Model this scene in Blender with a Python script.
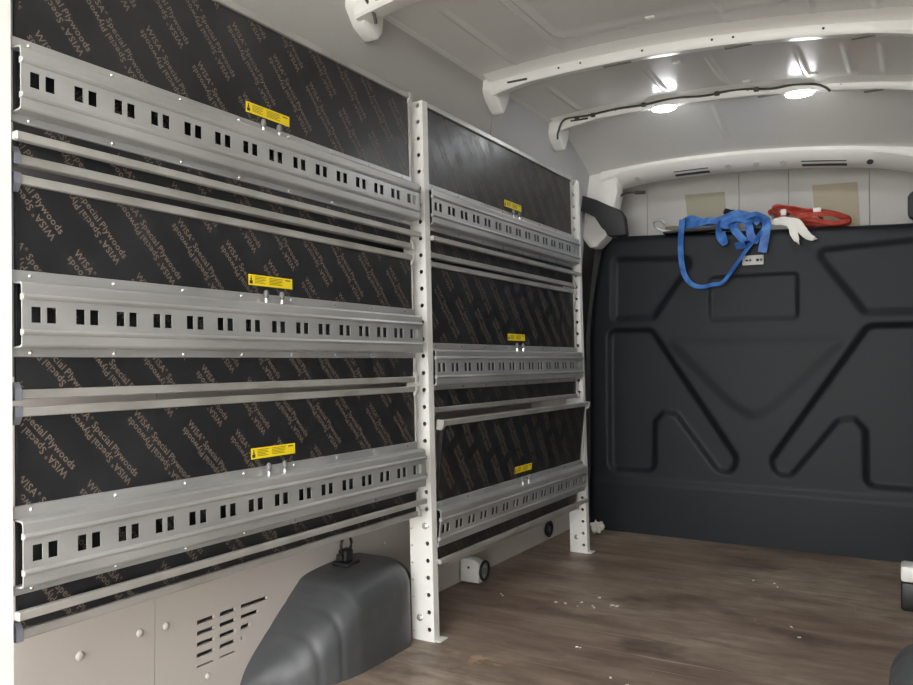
import bpy, bmesh, math, random
from mathutils import Matrix, Vector

random.seed(7)
for o in list(bpy.data.objects):
    bpy.data.objects.remove(o)
scene = bpy.context.scene
C = scene.collection
S = 0.84            # design units -> metres (van about 1.78 m wide inside)

# ---------------------------------------------------------------- camera
cam_data = bpy.data.cameras.new('camera')
cam = bpy.data.objects.new('camera', cam_data)
C.objects.link(cam)
cam.location = (0, 0, 1.042 * S)
cam.rotation_euler = (math.radians(90 + 1.208), 0, math.radians(30.168))
cam_data.sensor_width = 36
cam_data.lens = 36 * 800 / 913
cam_data.clip_start = 0.01
scene.camera = cam

# ---------------------------------------------------------------- world, exposure
world = bpy.data.worlds.new('overcast_sky')
scene.world = world
world.use_nodes = True
bg = world.node_tree.nodes['Background']
bg.inputs['Color'].default_value = (1.0, 0.995, 0.98, 1)
bg.inputs['Strength'].default_value = 6.3
scene.view_settings.view_transform = 'Standard'
scene.view_settings.look = 'None'
scene.view_settings.gamma = 1
scene.view_settings.use_curve_mapping = False
scene.view_settings.exposure = 0.48
LED_STRENGTH = 85.0


# ---------------------------------------------------------------- materials
def mat(name, col, rough=0.5, metal=0.0, spec=0.5, noise=None, bump=None, emit=None, rough_var=None):
    """Principled material; noise=(scale xyz, colour2, low, high), bump=(scale xyz, strength, distance)."""
    m = bpy.data.materials.new(name)
    m.use_nodes = True
    nt = m.node_tree
    b = nt.nodes['Principled BSDF']
    b.inputs['Base Color'].default_value = (*col, 1)
    b.inputs['Roughness'].default_value = rough
    b.inputs['Metallic'].default_value = metal
    b.inputs['Specular IOR Level'].default_value = spec
    if emit:
        b.inputs['Emission Color'].default_value = (*emit[0], 1)
        b.inputs['Emission Strength'].default_value = emit[1]
    tc = nt.nodes.new('ShaderNodeTexCoord')

    def tex(scale, detail=4):
        mp = nt.nodes.new('ShaderNodeMapping')
        mp.inputs['Scale'].default_value = scale
        nt.links.new(tc.outputs['Object'], mp.inputs['Vector'])
        n = nt.nodes.new('ShaderNodeTexNoise')
        n.inputs['Scale'].default_value = 1
        n.inputs['Detail'].default_value = detail
        nt.links.new(mp.outputs['Vector'], n.inputs['Vector'])
        return n
    if noise:
        n = tex(noise[0])
        r = nt.nodes.new('ShaderNodeValToRGB')
        r.color_ramp.elements[0].position = noise[2]
        r.color_ramp.elements[1].position = noise[3]
        r.color_ramp.elements[0].color = (*col, 1)
        r.color_ramp.elements[1].color = (*noise[1], 1)
        nt.links.new(n.outputs['Fac'], r.inputs['Fac'])
        nt.links.new(r.outputs['Color'], b.inputs['Base Color'])
    if rough_var:
        n = tex(rough_var[0])
        r = nt.nodes.new('ShaderNodeMapRange')
        r.inputs['To Min'].default_value = rough_var[1]
        r.inputs['To Max'].default_value = rough_var[2]
        r.inputs['From Min'].default_value = 0.3
        r.inputs['From Max'].default_value = 0.7
        nt.links.new(n.outputs['Fac'], r.inputs['Value'])
        nt.links.new(r.outputs['Result'], b.inputs['Roughness'])
    if bump:
        n = tex(bump[0])
        bp = nt.nodes.new('ShaderNodeBump')
        bp.inputs['Strength'].default_value = bump[1]
        bp.inputs['Distance'].default_value = bump[2]
        nt.links.new(n.outputs['Fac'], bp.inputs['Height'])
        nt.links.new(bp.outputs['Normal'], b.inputs['Normal'])
    return m


M = {}
M['alu'] = mat('brushed_aluminium', (0.55, 0.555, 0.545), 0.42, 0.6, noise=((6, 4, 14), (0.44, 0.445, 0.435), 0.35, 0.75),
               rough_var=((5, 3, 30), 0.28, 0.5))
M['alu_bar'] = mat('aluminium_bar', (0.52, 0.51, 0.48), 0.42, 0.55, noise=((9, 7, 12), (0.39, 0.375, 0.345), 0.45, 0.7))
M['bright'] = mat('bright_metal', (0.85, 0.85, 0.83), 0.25, 0.7)
M['post'] = mat('white_powder_coat', (0.79, 0.785, 0.75), 0.42, noise=((3, 3, 9), (0.73, 0.725, 0.69), 0.5, 0.8))
M['film'] = mat('phenolic_film', (0.013, 0.0136, 0.0156), 0.34, spec=0.45, noise=((6, 6, 6), (0.019, 0.0196, 0.0215), 0.4, 0.7),
                bump=((260, 260, 260), 0.10, 0.0006), rough_var=((7, 7, 7), 0.28, 0.42))
M['print'] = mat('brown_print', (0.158, 0.122, 0.096), 0.6)
M['yellow'] = mat('yellow_sticker', (0.85, 0.66, 0.01), 0.5)
M['ink'] = mat('black_ink', (0.02, 0.02, 0.02), 0.6)
M['ink_soft'] = mat('thin_ink', (0.25, 0.18, 0.01), 0.6)
M['cap'] = mat('haze_tinted_grey_cap', (0.16, 0.17, 0.20), 0.5)  # grey plastic; the bluish tint is near haze put into the colour
M['capl'] = mat('light_plastic_cap', (0.50, 0.49, 0.46), 0.5)
M['knob'] = mat('grey_knob', (0.16, 0.16, 0.16), 0.45)
M['lining'] = mat('beige_grey_lining', (0.60, 0.555, 0.51), 0.55, noise=((1.5, 1.5, 1.5), (0.56, 0.52, 0.48), 0.35, 0.7))
M['upper'] = mat('grey_upper_lining', (0.46, 0.45, 0.42), 0.6, noise=((2, 2, 2), (0.43, 0.42, 0.395), 0.35, 0.7))
M['upper2'] = mat('cool_grey_upper_lining', (0.50, 0.50, 0.495), 0.6)
M['cavity'] = mat('body_side_steel', (0.16, 0.16, 0.16), 0.6)
M['roof'] = mat('roof_paint', (0.74, 0.73, 0.69), 0.22, spec=0.5, noise=((1.2, 1.2, 1.2), (0.70, 0.695, 0.665), 0.35, 0.7))
M['rib'] = mat('white_body_paint', (0.84, 0.83, 0.79), 0.3)
M['rwall'] = mat('light_side_lining', (0.40, 0.395, 0.385), 0.5)
M['black'] = mat('black_plastic', (0.012, 0.012, 0.013), 0.45)
M['arch'] = mat('charcoal_moulded_plastic', (0.062, 0.066, 0.070), 0.40, noise=((14, 14, 14), (0.078, 0.081, 0.084), 0.45, 0.7),
                rough_var=((9, 9, 9), 0.34, 0.5))
M['bulk'] = mat('black_moulded_bulkhead', (0.0065, 0.0092, 0.0122), 0.52, spec=0.3, noise=((2, 2, 2), (0.009, 0.012, 0.0152), 0.35, 0.7),
                bump=((400, 400, 400), 0.06, 0.0005))
M['dark_trim'] = mat('dark_pillar_trim', (0.020, 0.021, 0.022), 0.6)
M['liner'] = mat('grey_headliner', (0.58, 0.565, 0.54), 0.8, noise=((5, 5, 5), (0.54, 0.525, 0.50), 0.4, 0.7))
M['patch'] = mat('brown_tape', (0.45, 0.39, 0.28), 0.55, noise=((8, 8, 8), (0.42, 0.365, 0.265), 0.4, 0.7))
M['patch2'] = mat('olive_tape', (0.40, 0.375, 0.28), 0.6)
M['blue'] = mat('blue_webbing', (0.018, 0.08, 0.30), 0.55, noise=((22, 22, 22), (0.07, 0.22, 0.56), 0.35, 0.7))
M['red'] = mat('red_webbing', (0.40, 0.045, 0.03), 0.6, noise=((24, 24, 24), (0.60, 0.12, 0.08), 0.35, 0.7))
M['cloth'] = mat('white_cloth', (0.72, 0.70, 0.64), 0.8)
M['card'] = mat('weathered_wood', (0.30, 0.26, 0.19), 0.8, noise=((12, 40, 40), (0.20, 0.17, 0.125), 0.4, 0.65))
M['cable'] = mat('dark_cable', (0.05, 0.045, 0.04), 0.5)
M['led'] = mat('led_lens', (0.9, 0.9, 0.9), 0.4, emit=((0.95, 0.98, 1.0), LED_STRENGTH))
M['slot'] = mat('dark_slot', (0.05, 0.05, 0.05), 0.7)
M['slot2'] = mat('grey_slot', (0.20, 0.195, 0.18), 0.7)
M['ground'] = mat('pale_concrete', (0.42, 0.41, 0.39), 0.85, noise=((9, 9, 9), (0.48, 0.47, 0.45), 0.35, 0.65))


def floor_material():
    m = bpy.data.materials.new('worn_brown_floor_ply')
    m.use_nodes = True
    nt = m.node_tree
    b = nt.nodes['Principled BSDF']
    tc = nt.nodes.new('ShaderNodeTexCoord')

    def noise(scale, detail=5, rot=0.0):
        mp = nt.nodes.new('ShaderNodeMapping')
        mp.inputs['Scale'].default_value = scale
        mp.inputs['Rotation'].default_value = (0, 0, rot)
        nt.links.new(tc.outputs['Object'], mp.inputs['Vector'])
        n = nt.nodes.new('ShaderNodeTexNoise')
        n.inputs['Scale'].default_value = 1
        n.inputs['Detail'].default_value = detail
        n.inputs['Roughness'].default_value = 0.62
        nt.links.new(mp.outputs['Vector'], n.inputs['Vector'])
        return n.outputs['Fac']

    def ramp(fac, stops):
        r = nt.nodes.new('ShaderNodeValToRGB')
        e = r.color_ramp.elements
        e[0].position, e[0].color = stops[0][0], (*stops[0][1], 1)
        e[1].position, e[1].color = stops[-1][0], (*stops[-1][1], 1)
        for p, c in stops[1:-1]:
            k = e.new(p)
            k.color = (*c, 1)
        nt.links.new(fac, r.inputs['Fac'])
        return r.outputs['Color']

    def mix(fac, a, bb):
        x = nt.nodes.new('ShaderNodeMix')
        x.data_type = 'RGBA'
        nt.links.new(fac, x.inputs[0])
        nt.links.new(a, x.inputs[6])
        if isinstance(bb, tuple):
            x.inputs[7].default_value = (*bb, 1)
        else:
            nt.links.new(bb, x.inputs[7])
        return x.outputs[2]
    grain = ramp(noise((2.6, 15, 1), 8), [(0.30, (0.140, 0.094, 0.070)), (0.5, (0.205, 0.147, 0.112)), (0.70, (0.29, 0.215, 0.168))])
    big = ramp(noise((1.3, 2.0, 1), 6), [(0.43, (0, 0, 0)), (0.58, (0.9, 0.9, 0.9))])
    c = mix(big, grain, ramp(noise((9, 30, 1), 8), [(0.34, (0.19, 0.145, 0.112)), (0.66, (0.40, 0.32, 0.25))]))
    dark = ramp(noise((2.0, 3.4, 1), 7), [(0.53, (0, 0, 0)), (0.66, (0.8, 0.8, 0.8))])
    c = mix(dark, c, (0.088, 0.060, 0.048))
    scr = ramp(noise((1.2, 75, 1), 3, 0.16), [(0.645, (0, 0, 0)), (0.69, (0.8, 0.8, 0.8))])
    c = mix(scr, c, (0.42, 0.345, 0.275))
    scr2 = ramp(noise((60, 3.0, 1), 3, -0.5), [(0.69, (0, 0, 0)), (0.72, (0.6, 0.6, 0.6))])
    c = mix(scr2, c, (0.40, 0.33, 0.26))
    wear = ramp(noise((3.1, 7.5, 1), 7), [(0.66, (0, 0, 0)), (0.72, (0.7, 0.7, 0.7))])
    c = mix(wear, c, (0.42, 0.29, 0.185))
    # one orange-brown scuff where the film is worn through, by the middle post
    sub = nt.nodes.new('ShaderNodeMapping')
    sub.inputs['Location'].default_value = (1.345 * S * 8.0, -2.465 * S * 18.0, 0)
    sub.inputs['Scale'].default_value = (8.0, 18.0, 0)
    nt.links.new(tc.outputs['Object'], sub.inputs['Vector'])
    ln = nt.nodes.new('ShaderNodeVectorMath')
    ln.operation = 'LENGTH'
    nt.links.new(sub.outputs['Vector'], ln.inputs[0])
    ad = nt.nodes.new('ShaderNodeMath')
    ad.operation = 'MULTIPLY_ADD'
    ad.inputs[1].default_value = 3.4
    nt.links.new(noise((26, 40, 1), 6), ad.inputs[0])
    nt.links.new(ln.outputs['Value'], ad.inputs[2])
    mr0 = nt.nodes.new('ShaderNodeMapRange')
    mr0.inputs['From Min'].default_value = 1.85
    mr0.inputs['From Max'].default_value = 2.15
    mr0.inputs['To Min'].default_value = 0.85
    mr0.inputs['To Max'].default_value = 0.0
    nt.links.new(ad.outputs[0], mr0.inputs['Value'])
    c = mix(mr0.outputs['Result'], c, (0.50, 0.33, 0.20))
    nt.links.new(c, b.inputs['Base Color'])
    mr = nt.nodes.new('ShaderNodeMapRange')
    mr.inputs['From Min'].default_value = 0.3
    mr.inputs['From Max'].default_value = 0.7
    mr.inputs['To Min'].default_value = 0.36
    mr.inputs['To Max'].default_value = 0.62
    nt.links.new(noise((2, 8, 1)), mr.inputs['Value'])
    nt.links.new(mr.outputs['Result'], b.inputs['Roughness'])
    return m


M['floor'] = floor_material()


# ---------------------------------------------------------------- helpers
def link(name, data):
    o = bpy.data.objects.new(name, data)
    C.objects.link(o)
    return o


def meshdata(name, bm, m, smooth=None):
    bmesh.ops.recalc_face_normals(bm, faces=bm.faces)
    for v in bm.verts:
        v.co *= S
    me = bpy.data.meshes.new(name)
    bm.to_mesh(me)
    bm.free()
    me.materials.append(M[m] if isinstance(m, str) else m)
    if smooth:
        for p in me.polygons:
            p.use_smooth = True
        me.set_sharp_from_angle(angle=math.radians(smooth))
    return me


def obj(name, bm, m, parent=None, smooth=None):
    o = link(name, meshdata(name, bm, m, smooth))
    if parent:
        o.parent = parent
    return o


def use(name, me, parent, loc=(0, 0, 0), rot=(0, 0, 0)):
    o = link(name, me)
    o.parent = parent
    o.location = Vector(loc) * S
    o.rotation_euler = rot
    return o


def tag(o, label, cat, group=None):
    o['label'] = label
    o['category'] = cat
    if group:
        o['group'] = group
    return o


def thing(name, label, cat, loc=(0, 0, 0), rot=(0, 0, 0), group=None):
    o = link(name, None)
    o.empty_display_size = 0.05
    o.location = Vector(loc) * S
    o.rotation_euler = rot
    return tag(o, label, cat, group)


def struct(o):
    o['kind'] = 'structure'
    return o


def NB():
    return bmesh.new()


def box(bm, x0, x1, y0, y1, z0, z1, bev=0.0, seg=1):
    r = bmesh.ops.create_cube(bm, size=1)
    vs = r['verts']
    for v in vs:
        v.co = Vector((x0 + (v.co.x + .5) * (x1 - x0), y0 + (v.co.y + .5) * (y1 - y0), z0 + (v.co.z + .5) * (z1 - z0)))
    if bev:
        es = {e for v in vs for e in v.link_edges}
        bmesh.ops.bevel(bm, geom=list(es), offset=bev, segments=seg, profile=0.5, affect='EDGES')


def prism(bm, pts, axis, a, b):
    """extrude a polygon; axis 'x': pts are (y,z); 'y': pts are (x,z); 'z': pts are (x,y)"""
    def P(p, t):
        return {'x': (t, p[0], p[1]), 'y': (p[0], t, p[1]), 'z': (p[0], p[1], t)}[axis]
    A = [bm.verts.new(P(p, a)) for p in pts]
    B = [bm.verts.new(P(p, b)) for p in pts]
    n = len(pts)
    bm.faces.new(A)
    bm.faces.new(list(reversed(B)))
    for i in range(n):
        bm.faces.new((A[i], B[i], B[(i + 1) % n], A[(i + 1) % n]))


def loft(bm, rings, closed=False, caps=False):
    R = [[bm.verts.new(p) for p in r] for r in rings]
    n = len(R[0])
    for i in range(len(R) - 1):
        for j in range(n if closed else n - 1):
            k = (j + 1) % n
            bm.faces.new((R[i][j], R[i][k], R[i + 1][k], R[i + 1][j]))
    if caps and closed:
        bm.faces.new(R[0])
        bm.faces.new(list(reversed(R[-1])))
    return R


def catmull(pts, n=6, closed=False):
    P = [Vector(p) for p in pts]
    L = len(P)
    out = []
    for i in range(L if closed else L - 1):
        if closed:
            a, b, c, d = P[i - 1], P[i], P[(i + 1) % L], P[(i + 2) % L]
        else:
            a, b, c, d = P[max(i - 1, 0)], P[i], P[i + 1], P[min(i + 2, L - 1)]
        for k in range(n):
            t = k / n
            out.append(0.5 * ((2 * b) + (c - a) * t + (2 * a - 5 * b + 4 * c - d) * t * t + (3 * b - a - 3 * c + d) * t ** 3))
    if not closed:
        out.append(P[-1])
    return out


def tube(bm, path, r, n=8, closed=False):
    path = [Vector(p) for p in path]
    rings = []
    L = len(path)
    up = Vector((0.13, 0.31, 0.94)).normalized()
    for i, p in enumerate(path):
        if closed:
            d = (path[(i + 1) % L] - path[i - 1])
        else:
            d = path[min(i + 1, L - 1)] - path[max(i - 1, 0)]
        d.normalize()
        s = d.cross(up)
        if s.length < 1e-3:
            s = d.cross(Vector((1, 0, 0)))
        s.normalize()
        u = s.cross(d)
        rr = r[i] if isinstance(r, (list, tuple)) else r
        rings.append([p + (s * math.cos(2 * math.pi * k / n) + u * math.sin(2 * math.pi * k / n)) * rr for k in range(n)])
    if closed:
        rings.append(rings[0])
        loft(bm, rings, closed=True)
        bmesh.ops.remove_doubles(bm, verts=bm.verts, dist=1e-6)
    else:
        loft(bm, rings, closed=True, caps=True)


def ribbon(bm, path, w, t=0.003, twist0=0.0, twist1=0.0, side=(0, 1, 0), lean=0.0):
    """flat webbing strip swept along a path; side is the rest direction of its width"""
    path = [Vector(p) for p in path]
    L = len(path)
    rings = []
    for i, p in enumerate(path):
        d = (path[min(i + 1, L - 1)] - path[max(i - 1, 0)]).normalized()
        s = Vector(side)
        s = (s - d * s.dot(d))
        if s.length < 1e-3:
            s = d.orthogonal()
        s.normalize()
        a = twist0 + (twist1 - twist0) * i / (L - 1)
        s = Matrix.Rotation(a, 3, d) @ s
        n = d.cross(s)
        rings.append([p + s * w / 2 + n * t / 2, p + s * w / 2 - n * t / 2, p - s * w / 2 - n * t / 2, p - s * w / 2 + n * t / 2])
    loft(bm, rings, closed=True, caps=True)


def disc(bm, c, axis, r, h, n=12, r2=None):
    """short cylinder or cone starting at c along axis"""
    a = Vector(axis).normalized()
    s = a.orthogonal().normalized()
    u = a.cross(s)
    c = Vector(c)
    r2 = r if r2 is None else r2
    rings = []
    for t, rr in ((0, r), (h, r2)):
        rings.append([c + a * t + (s * math.cos(2 * math.pi * k / n) + u * math.sin(2 * math.pi * k / n)) * rr for k in range(n)])
    loft(bm, rings, closed=True, caps=True)


def dome(bm, c, axis, r, h, n=14, m=4, sx=1.0, svec=None):
    a = Vector(axis).normalized()
    s = Vector(svec).normalized() if svec else a.orthogonal().normalized()
    u = a.cross(s)
    c = Vector(c)
    rings = []
    for i in range(m + 1):
        th = (math.pi / 2) * i / m * 0.98
        rr = r * math.cos(th)
        rings.append([c + a * h * math.sin(th) + s * math.cos(2 * math.pi * k / n) * rr * sx + u * math.sin(2 * math.pi * k / n) * rr for k in range(n)])
    loft(bm, rings, closed=True, caps=True)


def holed_plate(bm, a0, a1, b0, b1, holes, t0, t1, to):
    """plate spanning a x b with rectangular holes (a0,a1,b0,b1), from depth t0 (front) to t1 (back);
    to(a, b, t) gives the 3D point"""
    A = sorted({a0, a1} | {h[0] for h in holes} | {h[1] for h in holes})
    B = sorted({b0, b1} | {h[2] for h in holes} | {h[3] for h in holes})
    V = {}

    def v(i, j, t):
        k = (i, j, t)
        if k not in V:
            V[k] = bm.verts.new(to(A[i], B[j], t0 if t == 0 else t1))
        return V[k]

    def hole(i, j):
        ca, cb = (A[i] + A[i + 1]) / 2, (B[j] + B[j + 1]) / 2
        return any(h[0] < ca < h[1] and h[2] < cb < h[3] for h in holes)
    na, nb = len(A) - 1, len(B) - 1
    solid = {(i, j) for i in range(na) for j in range(nb) if not hole(i, j)}
    for (i, j) in solid:
        bm.faces.new((v(i, j, 0), v(i + 1, j, 0), v(i + 1, j + 1, 0), v(i, j + 1, 0)))
        bm.faces.new((v(i, j, 1), v(i, j + 1, 1), v(i + 1, j + 1, 1), v(i + 1, j, 1)))
        for (di, dj, p, q) in ((-1, 0, (i, j), (i, j + 1)), (1, 0, (i + 1, j), (i + 1, j + 1)), (0, -1, (i, j), (i + 1, j)), (0, 1, (i, j + 1), (i + 1, j + 1))):
            if (i + di, j + dj) not in solid:
                bm.faces.new((v(*p, 0), v(*q, 0), v(*q, 1), v(*p, 1)))


# ---------------------------------------------------------------- the setting
XC = -0.82                                   # centre line of the van


def roof_sag(x):
    return -0.08 * (x - XC) ** 2 - 0.045 * (x - XC)


g = NB()
box(g, -14, 14, -16, 14, -0.75, -0.65)
struct(obj('ground', g, 'ground'))

f = NB()
box(f, -1.95, 0.30, -0.35, 5.25, -0.05, 0.0)
struct(obj('floor', f, 'floor'))

# body sides: outer skin
wl = NB()
prism(wl, [(-1.94, -0.05), (-1.94, 1.2), (-1.86, 1.9), (-1.76, 2.44), (-1.84, 2.46), (-2.02, 1.2), (-2.02, -0.05)], 'y', -0.35, 5.25)
wall_left = struct(obj('wall_left', wl, 'cavity'))
wr = NB()
prism(wr, [(0.24, -0.05), (0.24, 1.2), (0.20, 1.9), (0.12, 2.44), (0.20, 2.46), (0.34, 1.2), (0.34, -0.05)], 'y', -0.35, 5.25)
wall_right = struct(obj('wall_right', wr, 'rwall'))
for (y0, y1) in ((-0.30, 2.05), (2.06, 3.30), (3.31, 4.60)):
    b = NB()
    box(b, 0.205, 0.232, y0, y1, 0.34, 1.15, 0.006)
    obj('lining_panel', b, 'rwall', wall_right)

# lower lining boards on the left, one with the slotted air vent
vent = []
for r, z in enumerate((0.255, 0.222, 0.189, 0.156, 0.123)):
    h = 0.006 if r < 4 else 0.003
    vent.append((1.692, 1.758, z - h, z + h))
    vent.append((1.782, 1.846, z - h, z + h))
    if r < 4:
        vent.append((1.870, 1.870 + (0.117, 0.076, 0.040, 0.009)[r], z - h, z + h))
for (y0, y1, holes) in ((-0.30, 1.5385, []), (1.5415, 2.748, vent), (2.751, 4.62, [])):
    b = NB()
    holed_plate(b, y0, y1, 0.0, 1.0, holes, -1.88, -1.888, lambda a, bb, t: (t, a, bb))
    obj('lining_panel', b, 'lining', wall_left)
for (y, z, r) in ((1.49, 0.284, 0.012), (1.578, 0.278, 0.012), (1.307, 0.279, 0.013), (1.735, 0.083, 0.010), (2.66, 0.301, 0.006)):
    b = NB()
    dome(b, (-1.8805, y, z), (1, 0, 0), r, 0.007, 12, 3)
    obj('push_rivet', b, 'lining', wall_left, 60)
# upper lining boards
for (y0, y1, mm) in ((-0.30, 3.318, 'upper'), (3.322, 4.62, 'upper2')):
    b = NB()
    prism(b, [(-1.80, 1.55), (-1.765, 1.95), (-1.715, 2.33), (-1.725, 2.33), (-1.775, 1.95), (-1.81, 1.55)], 'y', y0, y1)
    obj('lining_panel', b, mm, wall_left)

# roof skin with swages
def ridge(x, c, w):
    d = abs(x - c) / w
    return max(0.0, 1 - d * d) if d < 1 else 0.0


def roof_z(x, y):
    z = 2.343 + roof_sag(x)
    if y > 4.08:
        z -= 0.17 * min(1.0, (y - 4.08) / 0.55) ** 1.4
    for (a, b, cs) in ((0.8, 2.18, (-1.45, -1.15, -0.82, -0.5, -0.2)), (2.48, 3.15, (-1.52, -1.30, -0.62, -0.33, -0.12)),
                       (3.46, 3.9, (-1.52, -1.06, -0.78, -0.43, -0.25, -0.12)), (4.14, 4.5, (-0.9,))):
        if a < y < b:
            e = min(1, (y - a) / 0.08, (b - y) / 0.08)
            for k, c in enumerate(cs):
                z -= 0.009 * e * ridge(x, c, 0.016)
    # pressed rounded rectangle in the bay behind the second rib
    if 2.4 < y < 3.2:
        qx, qy = abs(x + 0.82) - 0.36, abs(y - 2.30) - 0.62
        d = math.hypot(max(qx, 0), max(qy, 0)) + min(max(qx, qy), 0) - 0.08
        z -= 0.011 * max(0, 1 - (d / 0.020) ** 2) if abs(d) < 0.020 else 0
    return z


rf = NB()
nx, ny = 270, 220
xs = [-1.74 + (0.14 + 1.74) * i / nx for i in range(nx + 1)]
ys = [-0.35 + (5.25 + 0.35) * j / ny for j in range(ny + 1)]
lo = [[rf.verts.new((x, y, roof_z(x, y))) for x in xs] for y in ys]
for j in range(ny):
    for i in range(nx):
        rf.faces.new((lo[j][i], lo[j + 1][i], lo[j + 1][i + 1], lo[j][i + 1]))
for j in range(0, ny):      # top skin
    pass
tp = [[rf.verts.new((x, y, 2.343 + roof_sag(x) + 0.07)) for x in (xs[0] - 0.15, -1.2, -0.82, -0.4, xs[-1] + 0.12)] for y in (ys[0], ys[-1])]
for i in range(4):
    rf.faces.new((tp[0][i], tp[0][i + 1], tp[1][i + 1], tp[1][i]))
ceiling = struct(obj('ceiling', rf, 'roof', None, 40))
# drip flange along the roof edge
b = NB()
prism(b, [(-1.745, 2.30), (-1.70, 2.318), (-1.68, 2.334), (-1.745, 2.335)], 'y', -0.30, 4.10)
obj('roof_edge_flange', b, 'roof', ceiling)


for (x, y) in ((-0.915, 3.49), (-0.69, 4.0 - 0.13), (-0.88, 2.98), (-0.40, 3.84)):
    b = NB()
    zz = roof_z(x, y)
    box(b, x - 0.018, x + 0.018, y - 0.012, y + 0.012, zz - 0.007, zz + 0.002, 0.003)
    obj('roof_pad', b, 'rib', ceiling)


def rib(n, y, w, zc, h, foot):
    b = NB()
    rings = []
    N = 40
    for i in range(N + 1):
        x = -1.69 + (0.07 + 1.69) * i / N
        z = zc + roof_sag(x)
        e = 0.018 * max(0, 1 - min(i, N - i) / 5.0) ** 1.5        # flares towards the ends
        k = z + h
        rings.append([(x, y - 0.075, k + 0.004), (x, y - 0.030, k - 0.010), (x, y - 0.012, z + min(0.044, h - 0.012)), (x, y - 0.002, z + min(0.038, h - 0.016)), (x, y, z + 0.010 - e), (x, y + 0.008, z - e),
                      (x, y + w - 0.012, z - e + 0.002), (x, y + w, z + 0.010 - e), (x, y + w + 0.012, k - 0.006), (x, y + w + 0.05, k + 0.004),
                      (x, y + w + 0.05, k + 0.012), (x, y - 0.075, k + 0.012)])
    loft(b, rings, closed=True, caps=True)
    t = struct(obj('trim_%d' % n, b, 'rib', None, 35))
    # shield shaped foot against the side lining
    ft = NB()
    prism(ft, [(yy, zz) for yy, zz in foot], 'x', -1.735, -1.672)
    bmesh.ops.bevel(ft, geom=[e for e in ft.edges], offset=0.012, segments=2, profile=0.5, affect='EDGES')
    obj('rib_foot', ft, 'rib', t, 40)
    ft = NB()
    prism(ft, [(yy, zz - 0.078) for yy, zz in foot], 'x', 0.055, 0.118)
    bmesh.ops.bevel(ft, geom=[e for e in ft.edges], offset=0.012, segments=2, profile=0.5, affect='EDGES')
    obj('rib_foot', ft, 'rib', t, 40)
    sl = NB()
    x0 = -1.55
    box(sl, x0 - 0.05, x0 + 0.05, y - 0.0035, y + 0.01, zc + roof_sag(x0) + 0.010, zc + roof_sag(x0) + 0.020, 0.003)
    obj('rib_slot', sl, 'slot', t)
    for x in (-1.35, -1.25, -0.98, -0.70, -0.62, -0.30):
        hb = NB()
        disc(hb, (x, y - 0.0015, zc + roof_sag(x) + 0.024), (0, 1, 0), 0.005, 0.004, 10)
        obj('rib_hole', hb, 'slot', t)
    for x in (-1.1, -0.6, -0.15):
        hb = NB()
        zz = zc + roof_sag(x)
        box(hb, x - 0.06, x + 0.06, y + w - 0.030, y + w - 0.014, zz - 0.002, zz + 0.004, 0.001)
        obj('rib_slot', hb, 'slot2', t)
    return t


rib1 = rib(1, 2.20, 0.085, 2.265, 0.078, [(2.19, 2.33), (2.19, 2.27), (2.245, 2.215), (2.32, 2.185), (2.35, 2.22), (2.365, 2.33)])
rib2 = rib(2, 3.205, 0.060, 2.282, 0.061, [(3.195, 2.33), (3.20, 2.265), (3.23, 2.235), (3.305, 2.188), (3.325, 2.188), (3.375, 2.26), (3.39, 2.33)])
rib3 = rib(3, 3.955, 0.055, 2.302, 0.043, [(3.945, 2.33), (3.95, 2.255), (3.98, 2.225), (4.045, 2.186), (4.065, 2.186), (4.115, 2.26), (4.13, 2.33)])

# front header above the bulkhead
b = NB()
rings = []
N = 44
for i in range(N + 1):
    x = -1.66 + (0.10 + 1.66) * i / N
    z = 2.108 + roof_sag(x) - 0.32 * max(0, abs(x - XC) - 0.55) ** 2
    rings.append([(x, 4.60, z + 0.20), (x, 4.585, z + 0.066), (x, 4.59, z + 0.055), (x, 4.65, z + 0.012), (x, 4.72, z), (x, 4.78, z + 0.01),
                  (x, 4.80, z + 0.05), (x, 4.80, z + 0.20)])
loft(b, rings, closed=True, caps=True)
header = struct(obj('trim_4', b, 'rib', None, 30))
for (x0, x1) in ((-1.235, -1.04), (-0.55, -0.33)):
    sl = NB()
    rings = []
    for i in range(7):
        x = x0 + (x1 - x0) * i / 6
        z = 2.108 + roof_sag(x) - 0.32 * max(0, abs(x - XC) - 0.55) ** 2
        rings.append([(x, 4.638, z + 0.018), (x, 4.638, z + 0.022), (x, 4.69, z + 0.004), (x, 4.69, z + 0.0015)])
    loft(sl, rings, closed=True, caps=True)
    obj('header_slot', sl, 'slot', header)
for x in (-1.45, -0.93, -0.78, -0.64, -0.22):
    z = 2.108 + roof_sag(x) - 0.32 * max(0, abs(x - XC) - 0.55) ** 2
    hb = NB()
    disc(hb, (x, 4.64, z + 0.0145), (0, -0.55, -0.8), 0.016, 0.004, 12)
    disc(hb, (x + 0.008, 4.64, z + 0.0135), (0, -0.55, -0.8), 0.006, 0.006, 8)
    obj('header_boss', hb, 'capl' if x != -0.22 else 'slot', header)

# front wall: cab headliner boards above the bulkhead and the bulkhead itself
b = NB()
box(b, -1.94, 0.30, 5.06, 5.25, -0.05, 2.42)
back = struct(obj('wall_cab', b, 'cavity'))
edges_x = [-1.80, -1.50, -0.94, -0.662, -0.242, 0.2]
for i in range(5):
    b = NB()
    box(b, edges_x[i] + 0.001, edges_x[i + 1] - 0.001, 5.0, 5.03, 1.60, 2.30, 0.002)
    obj('headliner_board', b, 'liner', back)


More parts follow.
